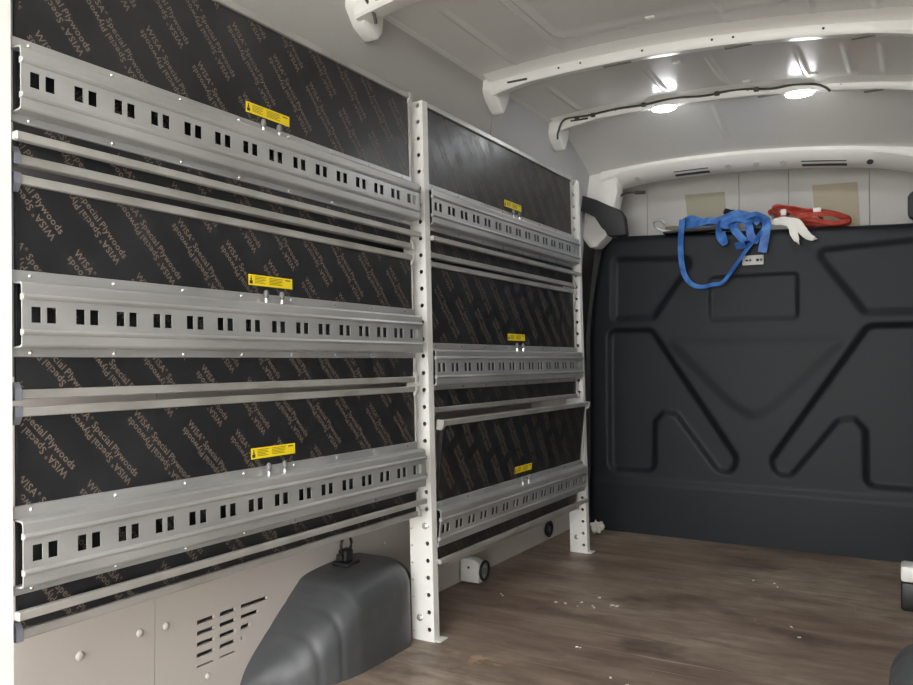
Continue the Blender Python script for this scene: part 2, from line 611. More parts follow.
def sd_poly(px, py, poly):
    d = 1e9
    inside = False
    n = len(poly)
    j = n - 1
    for i in range(n):
        xi, yi = poly[i]
        xj, yj = poly[j]
        ex, ey = xj - xi, yj - yi
        wx, wy = px - xi, py - yi
        t = max(0, min(1, (wx * ex + wy * ey) / (ex * ex + ey * ey)))
        dx, dy = wx - ex * t, wy - ey * t
        d = min(d, dx * dx + dy * dy)
        if (yi > py) != (yj > py) and px < (xj - xi) * (py - yi) / (yj - yi) + xi:
            inside = not inside
        j = i
    return -math.sqrt(d) if inside else math.sqrt(d)


POLY_N = [(-1.61, 1.17), (-1.425, 1.17), (-0.965, 0.475), (-0.972, 0.452), (-0.99, 0.455), (-1.225, 0.765), (-1.345, 0.785), (-1.43, 0.69), (-1.43, 0.425), (-1.61, 0.425)]
POLY_UP = [(-1.60, 1.625), (-1.20, 1.605), (-1.40, 1.32), (-1.605, 1.32)]
POLY_R = [(-1.035, 1.495), (-0.605, 1.495), (-0.605, 1.29), (-1.035, 1.29)]
POLY_V = [(-1.24, 1.13), (-0.40, 1.13), (-0.72, 0.80), (-0.82, 0.745), (-0.92, 0.80)]


def sstep(t):
    t = max(0, min(1, t))
    return t * t * (3 - 2 * t)


def relief(x, z):
    xm = x if x < XC else 2 * XC - x
    h = 0.0
    d = sd_poly(xm, z, POLY_N) - 0.05
    h -= 0.024 * sstep(0.5 - d / 0.038)
    d = sd_poly(xm, z, POLY_UP) - 0.03
    h -= 0.020 * sstep(0.5 - d / 0.05)
    d = sd_poly(x, z, POLY_R) - 0.02
    h -= 0.013 * sstep(0.5 - d / 0.016)
    h += 0.007 * sstep(0.5 - (sd_poly(x, z, POLY_V) - 0.02) / 0.07)
    h += 0.012 * sstep((0.34 - z) / 0.05)
    return h


def bulk_half(z, zt):
    hw = 0.98 if z < 1.15 else 0.98 - 0.10 * ((z - 1.15) / 0.62) ** 1.6
    r = 0.09
    d = zt - z
    if d < r:
        hw -= r - math.sqrt(max(0, r * r - (r - d) ** 2))
    return hw


def bulk_top(x):
    return 1.775 - 0.033 * (x - XC)


b = NB()
nu, nv = 170, 150
rows = []
for j in range(nv + 1):
    row = []
    v = j / nv
    v = v if j < nv else 1
    for i in range(nu + 1):
        u = i / nu
        z0 = v * 1.775
        hw = bulk_half(z0, 1.775)
        x = XC + (2 * u - 1) * hw
        z = z0 * bulk_top(x) / 1.775
        # rounded top and side edge
        ed = min(hw * (1 - abs(2 * u - 1)), (1 - v) * 1.775)
        rr = 0.05
        back_off = rr - math.sqrt(max(0, rr * rr - max(0, rr - ed) ** 2))
        row.append(b.verts.new((x, 4.72 - relief(x, z) + back_off, z)))
    rows.append(row)
for j in range(nv):
    for i in range(nu):
        b.faces.new((rows[j][i], rows[j][i + 1], rows[j + 1][i + 1], rows[j + 1][i]))
# ledge behind the top edge and returns at the sides
ring = [r[0] for r in rows] + rows[-1][1:] + [r[-1] for r in reversed(rows[:-1])]
bk = [b.verts.new((v.co.x, 4.97, v.co.z)) for v in ring]
for i in range(len(ring) - 1):
    b.faces.new((ring[i], ring[i + 1], bk[i + 1], bk[i]))
b.faces.new(bk)
wall_front = struct(obj('wall_front', b, 'bulk', None, 50))
# latch plate
b = NB()
holed_plate(b, -0.868, -0.755, 1.572, 1.625, [(-0.853, -0.838, 1.592, 1.604), (-0.795, -0.780, 1.590, 1.606)], 4.700, 4.7125, lambda a, bb, t: (a, t, bb))
lp = obj('latch_plate', b, 'capl', wall_front)
lp['label'] = 'grey metal latch plate'
for x in (-0.826, -0.768):
    s = NB()
    dome(s, (x, 4.7002, 1.598), (0, -1, 0), 0.008, 0.005, 10, 3)
    obj('screw', s, 'knob', lp, 50)
b = NB()
box(b, -1.32, -0.90, 4.70, 4.78, 1.785, 1.800, 0.005)
obj('top_ledge_strip', b, 'black', wall_front)

# white body pillar and dark trim at the left end of the header
b = NB()
prism(b, [(-1.76, 2.33), (-1.60, 2.33), (-1.575, 2.20), (-1.56, 2.14), (-1.565, 2.04), (-1.605, 1.82), (-1.64, 1.775), (-1.69, 1.72), (-1.74, 1.72), (-1.80, 1.80), (-1.80, 1.92), (-1.755, 2.0)], 'y', 4.60, 4.715)
bmesh.ops.bevel(b, geom=list(b.edges), offset=0.015, segments=2, profile=0.5, affect='EDGES')
pil = struct(obj('trim_5', b, 'rib', None, 40))
b = NB()
prism(b, [(-1.82, 2.045), (-1.76, 2.03), (-1.67, 1.995), (-1.595, 1.955), (-1.53, 1.925), (-1.50, 1.88), (-1.485, 1.77), (-1.60, 1.77), (-1.625, 1.83), (-1.67, 1.90), (-1.74, 1.94), (-1.82, 1.945)], 'y', 4.53, 4.598)
bmesh.ops.bevel(b, geom=list(b.edges), offset=0.012, segments=2, profile=0.5, affect='EDGES')
struct(obj('trim_6', b, 'dark_trim', None, 40))
b = NB()
prism(b, [(-0.055, 1.80), (-0.055, 1.90), (-0.03, 1.925), (0.14, 1.94), (0.14, 1.78), (-0.04, 1.78)], 'y', 4.80, 4.88)
bmesh.ops.bevel(b, geom=list(b.edges), offset=0.01, segments=2, profile=0.5, affect='EDGES')
struct(obj('trim_7', b, 'dark_trim', None, 40))


# ---------------------------------------------------------------- racking
LEAN = 0.0281


def shelf_x(z, o=0.0):
    return -1.5673 - LEAN * (z - 1.042) + o


ROT = (0, -LEAN, 0)

# upright posts: perforated channel
def post_mesh():
    """local: x = out of the wall, y = along the van, z = height; web faces -y, front flange faces +x"""
    b = NB()
    pitch = 0.0632
    top = 2.02
    t = 0.003
    y0 = 0.0

    def ringcell(xa, xb, za, zb, cx, cz, r):
        sq = [(xa, za), ((xa + xb) / 2, za), (xb, za), (xb, (za + zb) / 2), (xb, zb), ((xa + xb) / 2, zb), (xa, zb), (xa, (za + zb) / 2)]
        an = [math.radians(a) for a in (225, 270, 315, 0, 45, 90, 135, 180)]
        for yy in (y0, y0 + t):
            pass
        SQ = [[b.verts.new((p[0], yy, p[1])) for p in sq] for yy in (y0, y0 + t)]
        HO = [[b.verts.new((cx + r * math.cos(a), yy, cz + r * math.sin(a))) for a in an] for yy in (y0, y0 + t)]
        for k in range(8):
            l = (k + 1) % 8
            b.faces.new((SQ[0][k], SQ[0][l], HO[0][l], HO[0][k]))
            b.faces.new((SQ[1][k], HO[1][k], HO[1][l], SQ[1][l]))
            b.faces.new((HO[0][k], HO[0][l], HO[1][l], HO[1][k]))
    zs = [top - 0.047 - 0.0316 + pitch * 0.5 - i * pitch for i in range(0, 33)]
    zt = zs[0] + 0.0
    n = 0
    z = top - 0.016 + 0.0316          # top edge of the first cell (hole centre at 2.004)
    z = 2.004 + pitch / 2
    z_hi = min(z, top)
    k = 0
    while True:
        cz = 2.004 - k * pitch
        za, zb = cz - pitch / 2, min(cz + pitch / 2, top)
        if za < 0.0:
            za = 0.0
        if cz < 0.012:
            box(b, -0.12, -0.022, y0, y0 + t, 0.0, zb)
            break
        ringcell(-0.068, -0.022, za, zb, -0.043, cz, 0.0085)
        ringcell(-0.12, -0.10, za, zb, -0.111, cz - 0.012 if cz - 0.02 > za else cz, 0.0032)
        box(b, -0.10, -0.068, y0, y0 + t, za, zb)
        k += 1
        if za <= 0:
            break
    # front flange and return lip, rear flange
    box(b, -0.025, -0.022, y0 + 0.0002, y0 + 0.036, 0.0, top)
    box(b, -0.036, -0.025, y0 + 0.033, y0 + 0.036, 0.0, top)
    box(b, -0.12, -0.117, y0 + 0.0032, y0 + 0.036, 0.0, top)
    bmesh.ops.remove_doubles(b, verts=b.verts, dist=1e-5)
    return meshdata('upright_channel', b, 'post')


pm = post_mesh()
fb = NB()
box(fb, -0.09, 0.0, 0.004, 0.060, 0.0005, 0.006, 0.001)
foot_me = meshdata('foot_plate', fb, 'post')
bo = NB()
disc(bo, (0, 0, 0), (0, -1, 0), 0.013, 0.003, 14)
disc(bo, (0, -0.003, 0), (0, -1, 0), 0.009, 0.008, 6)
bolt_me = meshdata('bolt', bo, 'bright')
LB = {0: 'white perforated upright post at the open rear end of the racking',
      1: 'white perforated upright post between the two racking bays, beside the wheel arch cover',
      2: 'white perforated upright post at the bulkhead end of the racking'}
for k, y in enumerate((0.911, 2.523, 4.083)):
    t = thing('upright_post', LB[k], 'post', (shelf_x(0), y, 0), ROT)
    use('channel', pm, t)
    use('foot_plate', foot_me, t, (0, 0, 0), (0, LEAN, 0))
    for (x, z) in ((-0.083, 0.085), (-0.05, 0.425)):
        use('bolt', bolt_me, t, (x, -0.0001, z))

# perforated front rail
RL = 1.50


def rail_mesh(off, RL, lead=0.0):
    b = NB()
    holes = []
    for k in range(15):
        c = off + 0.1 * k
        for s in (-1, 1):
            a = c + s * 0.0168
            holes.append((a - 0.0108, a + 0.0108, -0.0165, 0.0165))
    holed_plate(b, -lead, RL, -0.030, 0.030, holes, 0.0, -0.003, lambda a, bb, t: (t, a, bb))

    def strip(pts, lead=0.0):
        """extruded open profile of thickness: pts outline closed polygon in (x,z)"""
        prism(b, pts, 'y', -lead, RL)
    for s in (1, -1):
        q = lambda L: [(x, z * s) for x, z in L]
        # T-slot bead
        strip(q([(-0.007, 0.030), (0.001, 0.030), (0.005, 0.032), (0.007, 0.036), (0.005, 0.040), (0.001, 0.042), (-0.007, 0.042)]), lead)
        # upper band, rolled edge and leg back to the board
        strip(q([(0.0, 0.042), (0.0, 0.061), (-0.002, 0.065), (-0.006, 0.067), (-0.008, 0.0672), (-0.008, 0.0635), (-0.004, 0.060), (-0.003, 0.042)]), lead)
        strip(q([(-0.008, 0.0672), (-0.034, 0.069), (-0.034, 0.066), (-0.008, 0.0635)]))
        # riveted flange on the board
        g = 0.093 if s > 0 else 0.085
        strip(q([(-0.034, 0.066), (-0.034, g), (-0.037, g + 0.001), (-0.0395, g + 0.001), (-0.0395, 0.066)]))
    return meshdata('perforated_rail', b, 'alu')


Y1, Y2 = 0.955, 2.561
RL2 = 1.476
RAILS = {Y1: rail_mesh(0.047, RL), Y2: rail_mesh(0.026, RL2, 0.017)}
rv = NB()
for s in (1, -1):
    for k in range(8):
        dome(rv, (-0.034, 0.038 + 0.2 * k, s * (0.083 if s > 0 else 0.077)), (1, 0, 0), 0.0045, 0.003, 8, 2)
rv_me = meshdata('rivets', rv, 'bright', 50)
kn = NB()
disc(kn, (0, 0, 0), (0, 0, 1), 0.004, 0.016, 8)
pin_me = meshdata('pin', kn, 'bright')
kn = NB()
rings = []
for (z, r) in ((0.012, 0.003), (0.014, 0.0065), (0.020, 0.0080), (0.029, 0.0075), (0.034, 0.005), (0.036, 0.002)):
    rings.append([(r * math.cos(a * math.pi / 5), r * math.sin(a * math.pi / 5), z) for a in range(10)])
loft(kn, rings, closed=True, caps=True)
knob_me = meshdata('knob', kn, 'knob', 60)


# lettering printed on the film
def glyphs(txt, size, bold):
    cu = bpy.data.curves.new('lettering', 'FONT')
    cu.body = txt
    cu.size = size
    cu.resolution_u = 2
    cu.offset = bold
    cu.space_character = 1.06
    cu.fill_mode = 'BOTH'
    to = bpy.data.objects.new('lettering_source', cu)
    C.objects.link(to)
    bpy.context.view_layer.update()
    me = bpy.data.meshes.new_from_object(to.evaluated_get(bpy.context.evaluated_depsgraph_get()))
    bpy.data.objects.remove(to)
    bpy.data.curves.remove(cu)
    V = [(v.co.x, v.co.y) for v in me.vertices]
    F = [tuple(p.vertices) for p in me.polygons]
    bpy.data.meshes.remove(me)
    return V, F


def text_mesh(length):
    V, F = [], []
    x = 0.0
    for txt, size, dy, gap in (('WISA', 1.0, 0.0, 0.03), ('\u00ae', 0.40, 0.44, 0.34), ('Special', 1.0, 0.0, 0.34), ('Plywoods', 1.0, 0.0, 0.0)):
        v, f = glyphs(txt, size, 0.009 * size)
        x0 = min(p[0] for p in v)
        n = len(V)
        V += [(p[0] - x0 + x, p[1] + dy) for p in v]
        F += [tuple(i + n for i in q) for q in f]
        x = max(p[0] for p in V) + gap
    k = length / max(p[0] for p in V)
    return [(p[0] * k, p[1] * k) for p in V], F


TXT = text_mesh(0.246)
DX, DZ = 0.663, -0.749        # reading direction on the board (along the van, up)
NXV, NZV = 0.749, 0.663       # the letters' up direction


def lettering(origin, y0, y1, z0, z1, xf):
    b = NB()
    V, F = TXT
    a = (0.160, -0.0355)
    bb = (0.1955, -0.221)
    for i in range(-14, 24):
        for j in range(-8, 9):
            sy = origin[0] + i * a[0] + j * bb[0]
            sz = origin[1] + i * a[1] + j * bb[1]
            if not (y0 - 0.25 < sy < y1 + 0.06 and z0 - 0.06 < sz < z1 + 0.25):
                continue
            vs = []
            for (u, v) in V:
                vs.append(b.verts.new((xf, sy + u * DX + (v - 0.012) * NXV, sz + u * DZ + (v - 0.012) * NZV)))
            for q in F:
                b.faces.new([vs[k] for k in q])
            vs = []
            for (u, v) in V:
                uu, vv = 0.246 - u, -v - 0.0215
                vs.append(b.verts.new((xf, sy + uu * DX + vv * NXV, sz + uu * DZ + vv * NZV)))
            for q in F:
                b.faces.new([vs[k] for k in q])
    for co, no in (((0, y0, 0), (0, -1, 0)), ((0, y1, 0), (0, 1, 0)), ((0, 0, z0), (0, 0, -1)), ((0, 0, z1), (0, 0, 1))):
        bmesh.ops.bisect_plane(b, geom=list(b.verts) + list(b.edges) + list(b.faces), plane_co=co, plane_no=no, clear_outer=True)
    return b


# yellow sticker with pictogram and lines of print
st = NB()
box(st, -0.0396, -0.0390, 0, 0.178, 0, 0.030)
stick_me = meshdata('warning_sticker', st, 'yellow')
pr = NB()
xf0, xf1 = -0.0390, -0.0388
box(pr, xf0, xf1, 0.004, 0.0155, 0.004, 0.0135)
box(pr, xf0, xf1, 0.0065, 0.013, 0.0145, 0.0185)
box(pr, xf0, xf1, 0.008, 0.0115, 0.0185, 0.026)
pict_me = meshdata('pictogram', pr, 'ink')
pr = NB()
for (a0, a1, rows_n) in ((0.024, 0.070, 5), (0.082, 0.140, 5)):
    for k in range(rows_n):
        z = 0.0245 - 0.0042 * k
        e = a1 - (0.0, 0.006, 0.002, 0.012, 0.004)[k]
        box(pr, xf0, xf1, a0, e, z - 0.0009, z + 0.0009)
box(pr, xf0, xf1, 0.148, 0.170, 0.0215, 0.0255)
lines_me = meshdata('small_print', pr, 'ink_soft')


def folding_shelf(label, y0, zc, top, bottom, origin, tilt=0.0, ext=0.0):
    RL = 1.50 if y0 == Y1 else RL2
    t = thing('folding_shelf', label, 'shelf', (shelf_x(zc), y0, zc), (0, -LEAN + tilt, 0), 'folding shelves of the racking')
    b = NB()
    box(b, -0.049, -0.040, 0.012, RL - 0.004, bottom, top, 0.0008)
    bd = obj('plywood_board', b, 'film', t)
    o = obj('printed_lettering', lettering(origin, 0.020, RL - 0.012, bottom + 0.005, top - 0.005, -0.0397), 'print', bd)
    o['label'] = 'brown lettering printed on the black board'
    r = use('perforated_rail', RAILS[y0], t)
    rr = use('rivets', rv_me, r)
    rr['kind'] = 'stuff'
    # edge channels of the board
    for (z, s) in ((top, 1), (bottom, -1)):
        b = NB()
        zz = sorted((z - s * 0.014, z + s * 0.006))
        e0 = ext if s > 0 else 0.0
        box(b, -0.056, -0.030, 0.016 - 0.6 * e0, RL - 0.008 + e0, zz[0], zz[1], 0.002)
        obj('edge_channel', b, 'alu_bar', t)
        for (ya, yb, mm) in ((0.001, 0.016, 'cap' if y0 == Y1 else 'alu_bar'), (RL - 0.008, RL + 0.010, 'capl')):  # left caps of the rear bay get the haze-tinted grey
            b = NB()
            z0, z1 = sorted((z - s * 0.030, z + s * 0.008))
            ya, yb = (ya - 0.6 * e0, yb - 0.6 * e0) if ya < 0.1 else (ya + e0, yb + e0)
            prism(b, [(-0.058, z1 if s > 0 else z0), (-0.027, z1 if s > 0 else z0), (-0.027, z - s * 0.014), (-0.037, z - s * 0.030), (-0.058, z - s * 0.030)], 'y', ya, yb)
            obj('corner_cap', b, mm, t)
    b = NB()
    box(b, -0.052, -0.036, RL - 0.004, RL + 0.004, bottom + 0.03, top - 0.03, 0.0015)
    obj('end_channel', b, 'alu_bar', t)
    ds = 0.0 if y0 == Y1 else -0.003
    sp = use('warning_sticker', stick_me, t, (0, 0.671 + ds, 0.117))
    sp['label'] = 'yellow warning sticker with black pictogram'
    use('pictogram', pict_me, sp)
    use('small_print', lines_me, sp)['kind'] = 'stuff'
    for y in (0.718, 0.782):
        p = use('latch_pin', pin_me, t, (-0.019, y, 0.068))
        use('knob', knob_me, p)
    return t


folding_shelf('topmost folding shelf of the racking bay above the wheel arch cover', Y1, 1.620, 0.400, -0.166, (1.585 - Y1, 1.975 - 1.62))
folding_shelf('middle folding shelf of the racking bay above the wheel arch cover', Y1, 1.1335, 0.287, -0.167, (1.105 - Y1, 1.285 - 1.1335))
folding_shelf('lowest folding shelf of the racking bay above the wheel arch cover', Y1, 0.650, 0.289, -0.170, (1.255 - Y1, 0.924 - 0.650))
folding_shelf('topmost folding shelf of the racking bay next to the black bulkhead', Y2, 1.621, 0.400, -0.184, (0.10, 0.31))
folding_shelf('middle folding shelf of the racking bay next to the black bulkhead', Y2, 1.012, 0.398, -0.166, (0.07, 0.32))
folding_shelf('lowest folding shelf next to the black bulkhead, its board tipped slightly outwards', Y2, 0.410, 0.396, -0.165, (0.13, 0.30), 0.13, 0.02)

cb = NB()
box(cb, -0.021, -0.003, -0.008, RL + 0.012, -0.009, 0.009, 0.002)
bar_me = meshdata('crossbar', cb, 'alu_bar')
CB = [('aluminium crossbar under the top shelf rail of the bay above the wheel arch cover', Y1, 1.620),
      ('aluminium crossbar under the lowest shelf rail, just above the wheel arch cover', Y1, 0.650),
      ('aluminium crossbar under the top shelf rail next to the black bulkhead', Y2, 1.621),
      ('aluminium crossbar under the lowest shelf rail next to the black bulkhead', Y2, 0.410)]
for lb, y, z in CB:
    o = link('crossbar', bar_me)
    o.location = Vector((shelf_x(z - 0.121), y, z - 0.121)) * S
    o.rotation_euler = ROT
    tag(o, lb, 'bar', 'racking crossbars')


# ---------------------------------------------------------------- wheel arch covers
def arch_mesh(mirror=False, inner=-1.62, wall=-1.879):
    b = NB()
    prof = [(1.862, 0.0, 0.04), (1.885, 0.045, 0.30), (1.92, 0.085, 0.55), (1.965, 0.125, 0.74), (2.02, 0.172, 0.87), (2.08, 0.222, 0.95), (2.13, 0.262, 0.985),
            (2.165, 0.284, 1.0), (2.25, 0.296, 1.0), (2.40, 0.304, 1.0), (2.46, 0.302, 0.97), (2.51, 0.292, 0.835), (2.57, 0.262, 0.76), (2.625, 0.20, 0.60),
            (2.665, 0.10, 0.35), (2.685, 0.0, 0.05)]
    ys = []
    pts = catmull([(p[0], p[1], p[2]) for p in prof], 8)
    rings = []
    for p in pts:
        y, h, k = p.x, max(p.y, 0.001), min(max(p.z, 0.02), 1.0)
        groove = 0.0
        for c, w in ((2.00, 0.012), (2.075, 0.012), (2.295, 0.010), (2.375, 0.010)):
            if abs(y - c) < w:
                groove = 0.0035 * (1 - (abs(y - c) / w) ** 2)
        xin = wall + (inner - wall) * k - groove
        hh = max(h - groove * 0.6, 0.001)
        r = min(0.095, hh * 0.8, (xin - wall) * 0.8)
        ring = [(wall, y, hh)]
        for s in range(3):
            ring.append((wall + (xin - r - wall) * (s + 1) / 3, y, hh))
        for s in range(1, 9):
            a = math.pi / 2 * s / 8
            ring.append((xin - r + r * math.sin(a), y, hh - r + r * math.cos(a)))
        for s in range(1, 4):
            ring.append((xin + 0.006 * s / 3, y, (hh - r) * (1 - s / 3)))
        rings.append(ring)
    if mirror:
        rings = [[(2 * XC - x - 0.062, y, z) for x, y, z in r] for r in rings]
    loft(b, rings)
    return b


t = obj('wheel_arch_cover', arch_mesh(), 'arch', None, 60)
tag(t, 'charcoal plastic wheel arch cover beside the grey slotted vent panel', 'wheel arch cover', 'wheel arch covers')
b = NB()
wy = [(2.27 + 0.12 * k) for k in range(2)]
t2 = obj('wheel_arch_cover', arch_mesh(True), 'arch', None, 60)
tag(t2, 'charcoal plastic wheel arch cover against the bare side wall across the floor from the racking', 'wheel arch cover', 'wheel arch covers')

# small black clip on the arch
t = thing('lashing_clip', 'small black plastic clip standing on top of the wheel arch cover', 'clip', (-1.815, 2.325, 0.300))
b = NB()
box(b, -0.035, 0.035, -0.04, 0.04, -0.003, 0.012, 0.004)
obj('base', b, 'black', t)
b = NB()
box(b, -0.018, 0.018, -0.028, 0.022, 0.012, 0.055, 0.006)
box(b, -0.012, 0.012, -0.045, -0.028, 0.02, 0.042, 0.003)
obj('body', b, 'black', t)
b = NB()
tube(b, [(0.0, 0.0 + 0.030 * math.cos(a * math.pi / 8), 0.070 + 0.030 * math.sin(a * math.pi / 8)) for a in range(16)], 0.0055, 8, True)
obj('ring', b, 'black', t, 60)

# tie down points low on the side under the second bay
def tie_down(label, x, y, z, bracket):
    t = thing('tie_down_point', label, 'tie-down', (x, y, z), (0, 0, 0), 'tie-down points under the racking')
    if bracket:
        b = NB()
        prism(b, [(-0.045, -0.048), (0.055, -0.048), (0.055, 0.045), (0.02, 0.060), (-0.045, 0.060)], 'y', -0.02, 0.035)
        bmesh.ops.bevel(b, geom=list(b.edges), offset=0.005, segments=2, profile=0.5, affect='EDGES')
        obj('bracket', b, 'post', t, 40)
        b = NB()
        disc(b, (0.0, -0.0215, 0.02), (0, 1, 0), 0.006, 0.004, 10)
        obj('screw_hole', b, 'slot', t)
        xo = 0.056
    else:
        xo = 0.005
    b = NB()
    disc(b, (xo - 0.004, 0.02, 0.005), (1, 0, 0), 0.040, 0.006, 20)
    obj('cup', b, 'alu' if bracket else 'black', t, 40)
    b = NB()
    tube(b, [(xo + 0.008, 0.02 + 0.042 * math.cos(a * math.pi / 12), 0.005 + 0.042 * math.sin(a * math.pi / 12)) for a in range(24)], 0.0065, 8, True)
    obj('ring', b, 'black', t, 60)
    b = NB()
    box(b, xo - 0.002, xo + 0.012, 0.012, 0.028, -0.01, 0.018, 0.003)
    obj('stud', b, 'knob', t)
    return t


tie_down('tie-down point with white bracket and black ring, under the lowest shelf', -1.825, 3.27, 0.058, True)
tie_down('bare black tie-down ring low on the side lining by the end post', -1.876, 4.25, 0.062, False)

# boxed step corner at the right, white cap over a black base
t = thing('step_box', 'low box with white cap and black sides by the sliding door opening', 'step box', (0.06, 3.95, 0))
b = NB()
box(b, -0.145, 0.17, -0.14, -0.02, 0.0005, 0.118, 0.012, 2)
obj('base', b, 'black', t, 40)
b = NB()
box(b, -0.145, 0.17, -0.14, -0.02, 0.119, 0.185, 0.012, 2)
obj('cap', b, 'rib', t, 40)

# ---------------------------------------------------------------- ceiling lamps and cables
for (x, lb) in ((-1.105, 'oval roof lamp on the front rib on the racking side, lit'), (-0.475, 'oval roof lamp at the cable end on the front rib, lit')):
    z = 2.303 + roof_sag(x)
    t = thing('ceiling_lamp', lb, 'lamp', (x, 3.978, z), (0, 0, 0), 'lit roof lamps')
    b = NB()
    dome(b, (0, 0, 0.0), (0, 0, -1), 0.046, 0.010, 24, 3, 1.6, (1, 0, 0))
    obj('housing', b, 'rib', t, 60)
    b = NB()
    dome(b, (0, 0, -0.007), (0, 0, -1), 0.038, 0.014, 24, 4, 1.6, (1, 0, 0))
    obj('lens', b, 'led', t, 60)

b = NB()
path = [(-1.665, 3.938, 2.215), (-1.66, 3.935, 2.255), (-1.62, 3.932, 2.300 + roof_sag(-1.62) + 0.030)]
for x in (-1.5, -1.35, -1.2, -1.05, -0.9, -0.75, -0.6, -0.5):
    path.append((x, 3.947, 2.300 + roof_sag(x) + 0.026 + 0.006 * math.sin(x * 23)))
path += [(-0.42, 3.945, 2.300 + roof_sag(-0.42) + 0.028), (-0.37, 3.94, 2.300 + roof_sag(-0.37) + 0.012), (-0.345, 3.955, 2.300 + roof_sag(-0.345) - 0.006)]
tube(b, catmull(path, 5), 0.0055, 8)
t = thing('lamp_cable', 'dark lamp cable clipped along the front roof rib', 'cable', (-1.05, 3.94, 2.28))
cabl = obj('cable', b, 'cable', None, 60)
cabl.parent = t
cabl.location = -t.location
for x in (-1.56, -1.47, -1.2, -0.84, -0.66):
    b = NB()
    z = 2.300 + roof_sag(x) + 0.026 + (0.006 * math.sin(x * 23) if x > -1.52 else 0.003)
    box(b, x - 0.012, x + 0.012, 3.938, 3.954, z - 0.010, z + 0.010, 0.003)
    c = obj('cable_clip', b, 'cable', t)
    c.location = -t.location
b = NB()
tube(b, catmull([(-1.64, 2.185, 2.33), (-1.64, 2.18, 2.30), (-1.632, 2.20, 2.27), (-1.624, 2.225, 2.235), (-1.622, 2.235, 2.205)], 5), 0.006, 8)
cb = obj('cable', b, 'cable', None, 60)
tag(cb, 'short dark cable running down the foot of the rearmost roof rib', 'cable')

# small antenna-like cable end under the header
b = NB()
tube(b, catmull([(-1.60, 4.70, 1.98), (-1.57, 4.68, 2.03), (-1.53, 4.67, 2.045), (-1.47, 4.66, 2.04)], 5), 0.006, 8)
tube(b, [(-1.47, 4.66, 2.04), (-1.41, 4.655, 2.035)], 0.012, 8)
cb = obj('cable_end', b, 'cable', None, 60)
tag(cb, 'loose dark cable plug hanging below the front header by the pillar', 'cable')

# ---------------------------------------------------------------- tape patches on the headliner
for (x0, x1, z0, z1, m, lb) in ((-1.262, -1.022, 1.86, 2.065, 'patch2', 'olive tape patch on the headliner behind the blue strap'),
                                (-0.535, -0.30, 1.76, 2.045, 'patch', 'brown tape patch on the headliner behind the red strap')):
    b = NB()
    prism(b, [(x0, z1), (x1, z1 - 0.006), (x1 + 0.012, z0), (x0 + 0.02, z0)], 'y', 4.997, 4.9998)
    tag(obj('tape_patch', b, m), lb, 'tape', 'tape patches on the headliner')

# ---------------------------------------------------------------- straps on the bulkhead ledge
zt = lambda x: bulk_top(x)
t = thing('ratchet_strap', 'blue webbing ratchet strap hanging in a loop over the bulkhead top', 'strap', (-1.0, 4.80, zt(-1.0)))


def part_at(name, bm, m, t, smooth=60):
    o = obj(name, bm, m, t, smooth)
    o.location = -t.location
    return o


b = NB()
loop = [(-1.235, 4.86, 1.862), (-1.215, 4.76, 1.868), (-1.20, 4.68, 1.838), (-1.207, 4.672, 1.70), (-1.193, 4.668, 1.56), (-1.15, 4.664, 1.482),
        (-1.087, 4.662, 1.456), (-1.02, 4.662, 1.468), (-0.97, 4.662, 1.476), (-0.915, 4.664, 1.545), (-0.835, 4.668, 1.66), (-0.765, 4.676, 1.745), (-0.738, 4.72, 1.80), (-0.75, 4.80, 1.815)]
ribbon(b, catmull(loop, 6), 0.034, 0.004, 0.9, 0.7, (0, 1, 0))
part_at('webbing', b, 'blue', t)
b = NB()
ribbon(b, catmull([(-1.24, 4.80, 1.85), (-1.17, 4.76, 1.872), (-1.08, 4.74, 1.838), (-0.99, 4.73, 1.845), (-0.91, 4.74, 1.872), (-0.83, 4.75, 1.85), (-0.78, 4.74, 1.81)], 6), 0.045, 0.005, 1.0, 1.4, (0, 1, 0))
part_at('webbing', b, 'blue', t)
b = NB()
ribbon(b, catmull([(-1.01, 4.72, 1.845), (-0.95, 4.70, 1.80), (-0.88, 4.715, 1.83), (-0.80, 4.72, 1.858), (-0.73, 4.74, 1.82)], 6), 0.042, 0.005, 1.3, 0.6, (0, 1, 0))
part_at('webbing', b, 'blue', t)
b = NB()
ribbon(b, catmull([(-0.985, 4.72, 1.83), (-0.993, 4.690, 1.79), (-0.985, 4.672, 1.73), (-0.955, 4.668, 1.70), (-0.972, 4.672, 1.76)], 6), 0.040, 0.004, 0.5, 1.2, (0, 1, 0))
part_at('webbing', b, 'blue', t)
b = NB()
ribbon(b, catmull([(-0.93, 4.72, 1.825), (-0.905, 4.676, 1.775), (-0.865, 4.668, 1.72), (-0.83, 4.668, 1.69), (-0.90, 4.672, 1.678)], 6), 0.045, 0.004, 1.2, 0.8, (0, 1, 0))
part_at('webbing', b, 'blue', t)
b = NB()
ribbon(b, catmull([(-0.84, 4.72, 1.825), (-0.826, 4.676, 1.78), (-0.81, 4.670, 1.72), (-0.775, 4.672, 1.70)], 6), 0.042, 0.004, 1.5, 1.2, (0, 1, 0))
part_at('webbing', b, 'blue', t)
b = NB()
ribbon(b, catmull([(-0.745, 4.72, 1.82), (-0.735, 4.676, 1.775), (-0.745, 4.670, 1.70), (-0.757, 4.672, 1.635)], 6), 0.046, 0.004, 1.5, 1.5, (0, 1, 0))
part_at('webbing', b, 'blue', t)
b = NB()
ribbon(b, catmull([(-1.22, 4.77, 1.835), (-1.13, 4.72, 1.828), (-1.05, 4.70, 1.842), (-0.97, 4.71, 1.822), (-0.90, 4.70, 1.838), (-0.82, 4.71, 1.815)], 6), 0.040, 0.004, 1.5, 0.9, (0, 1, 0))
part_at('webbing', b, 'blue', t)
b = NB()
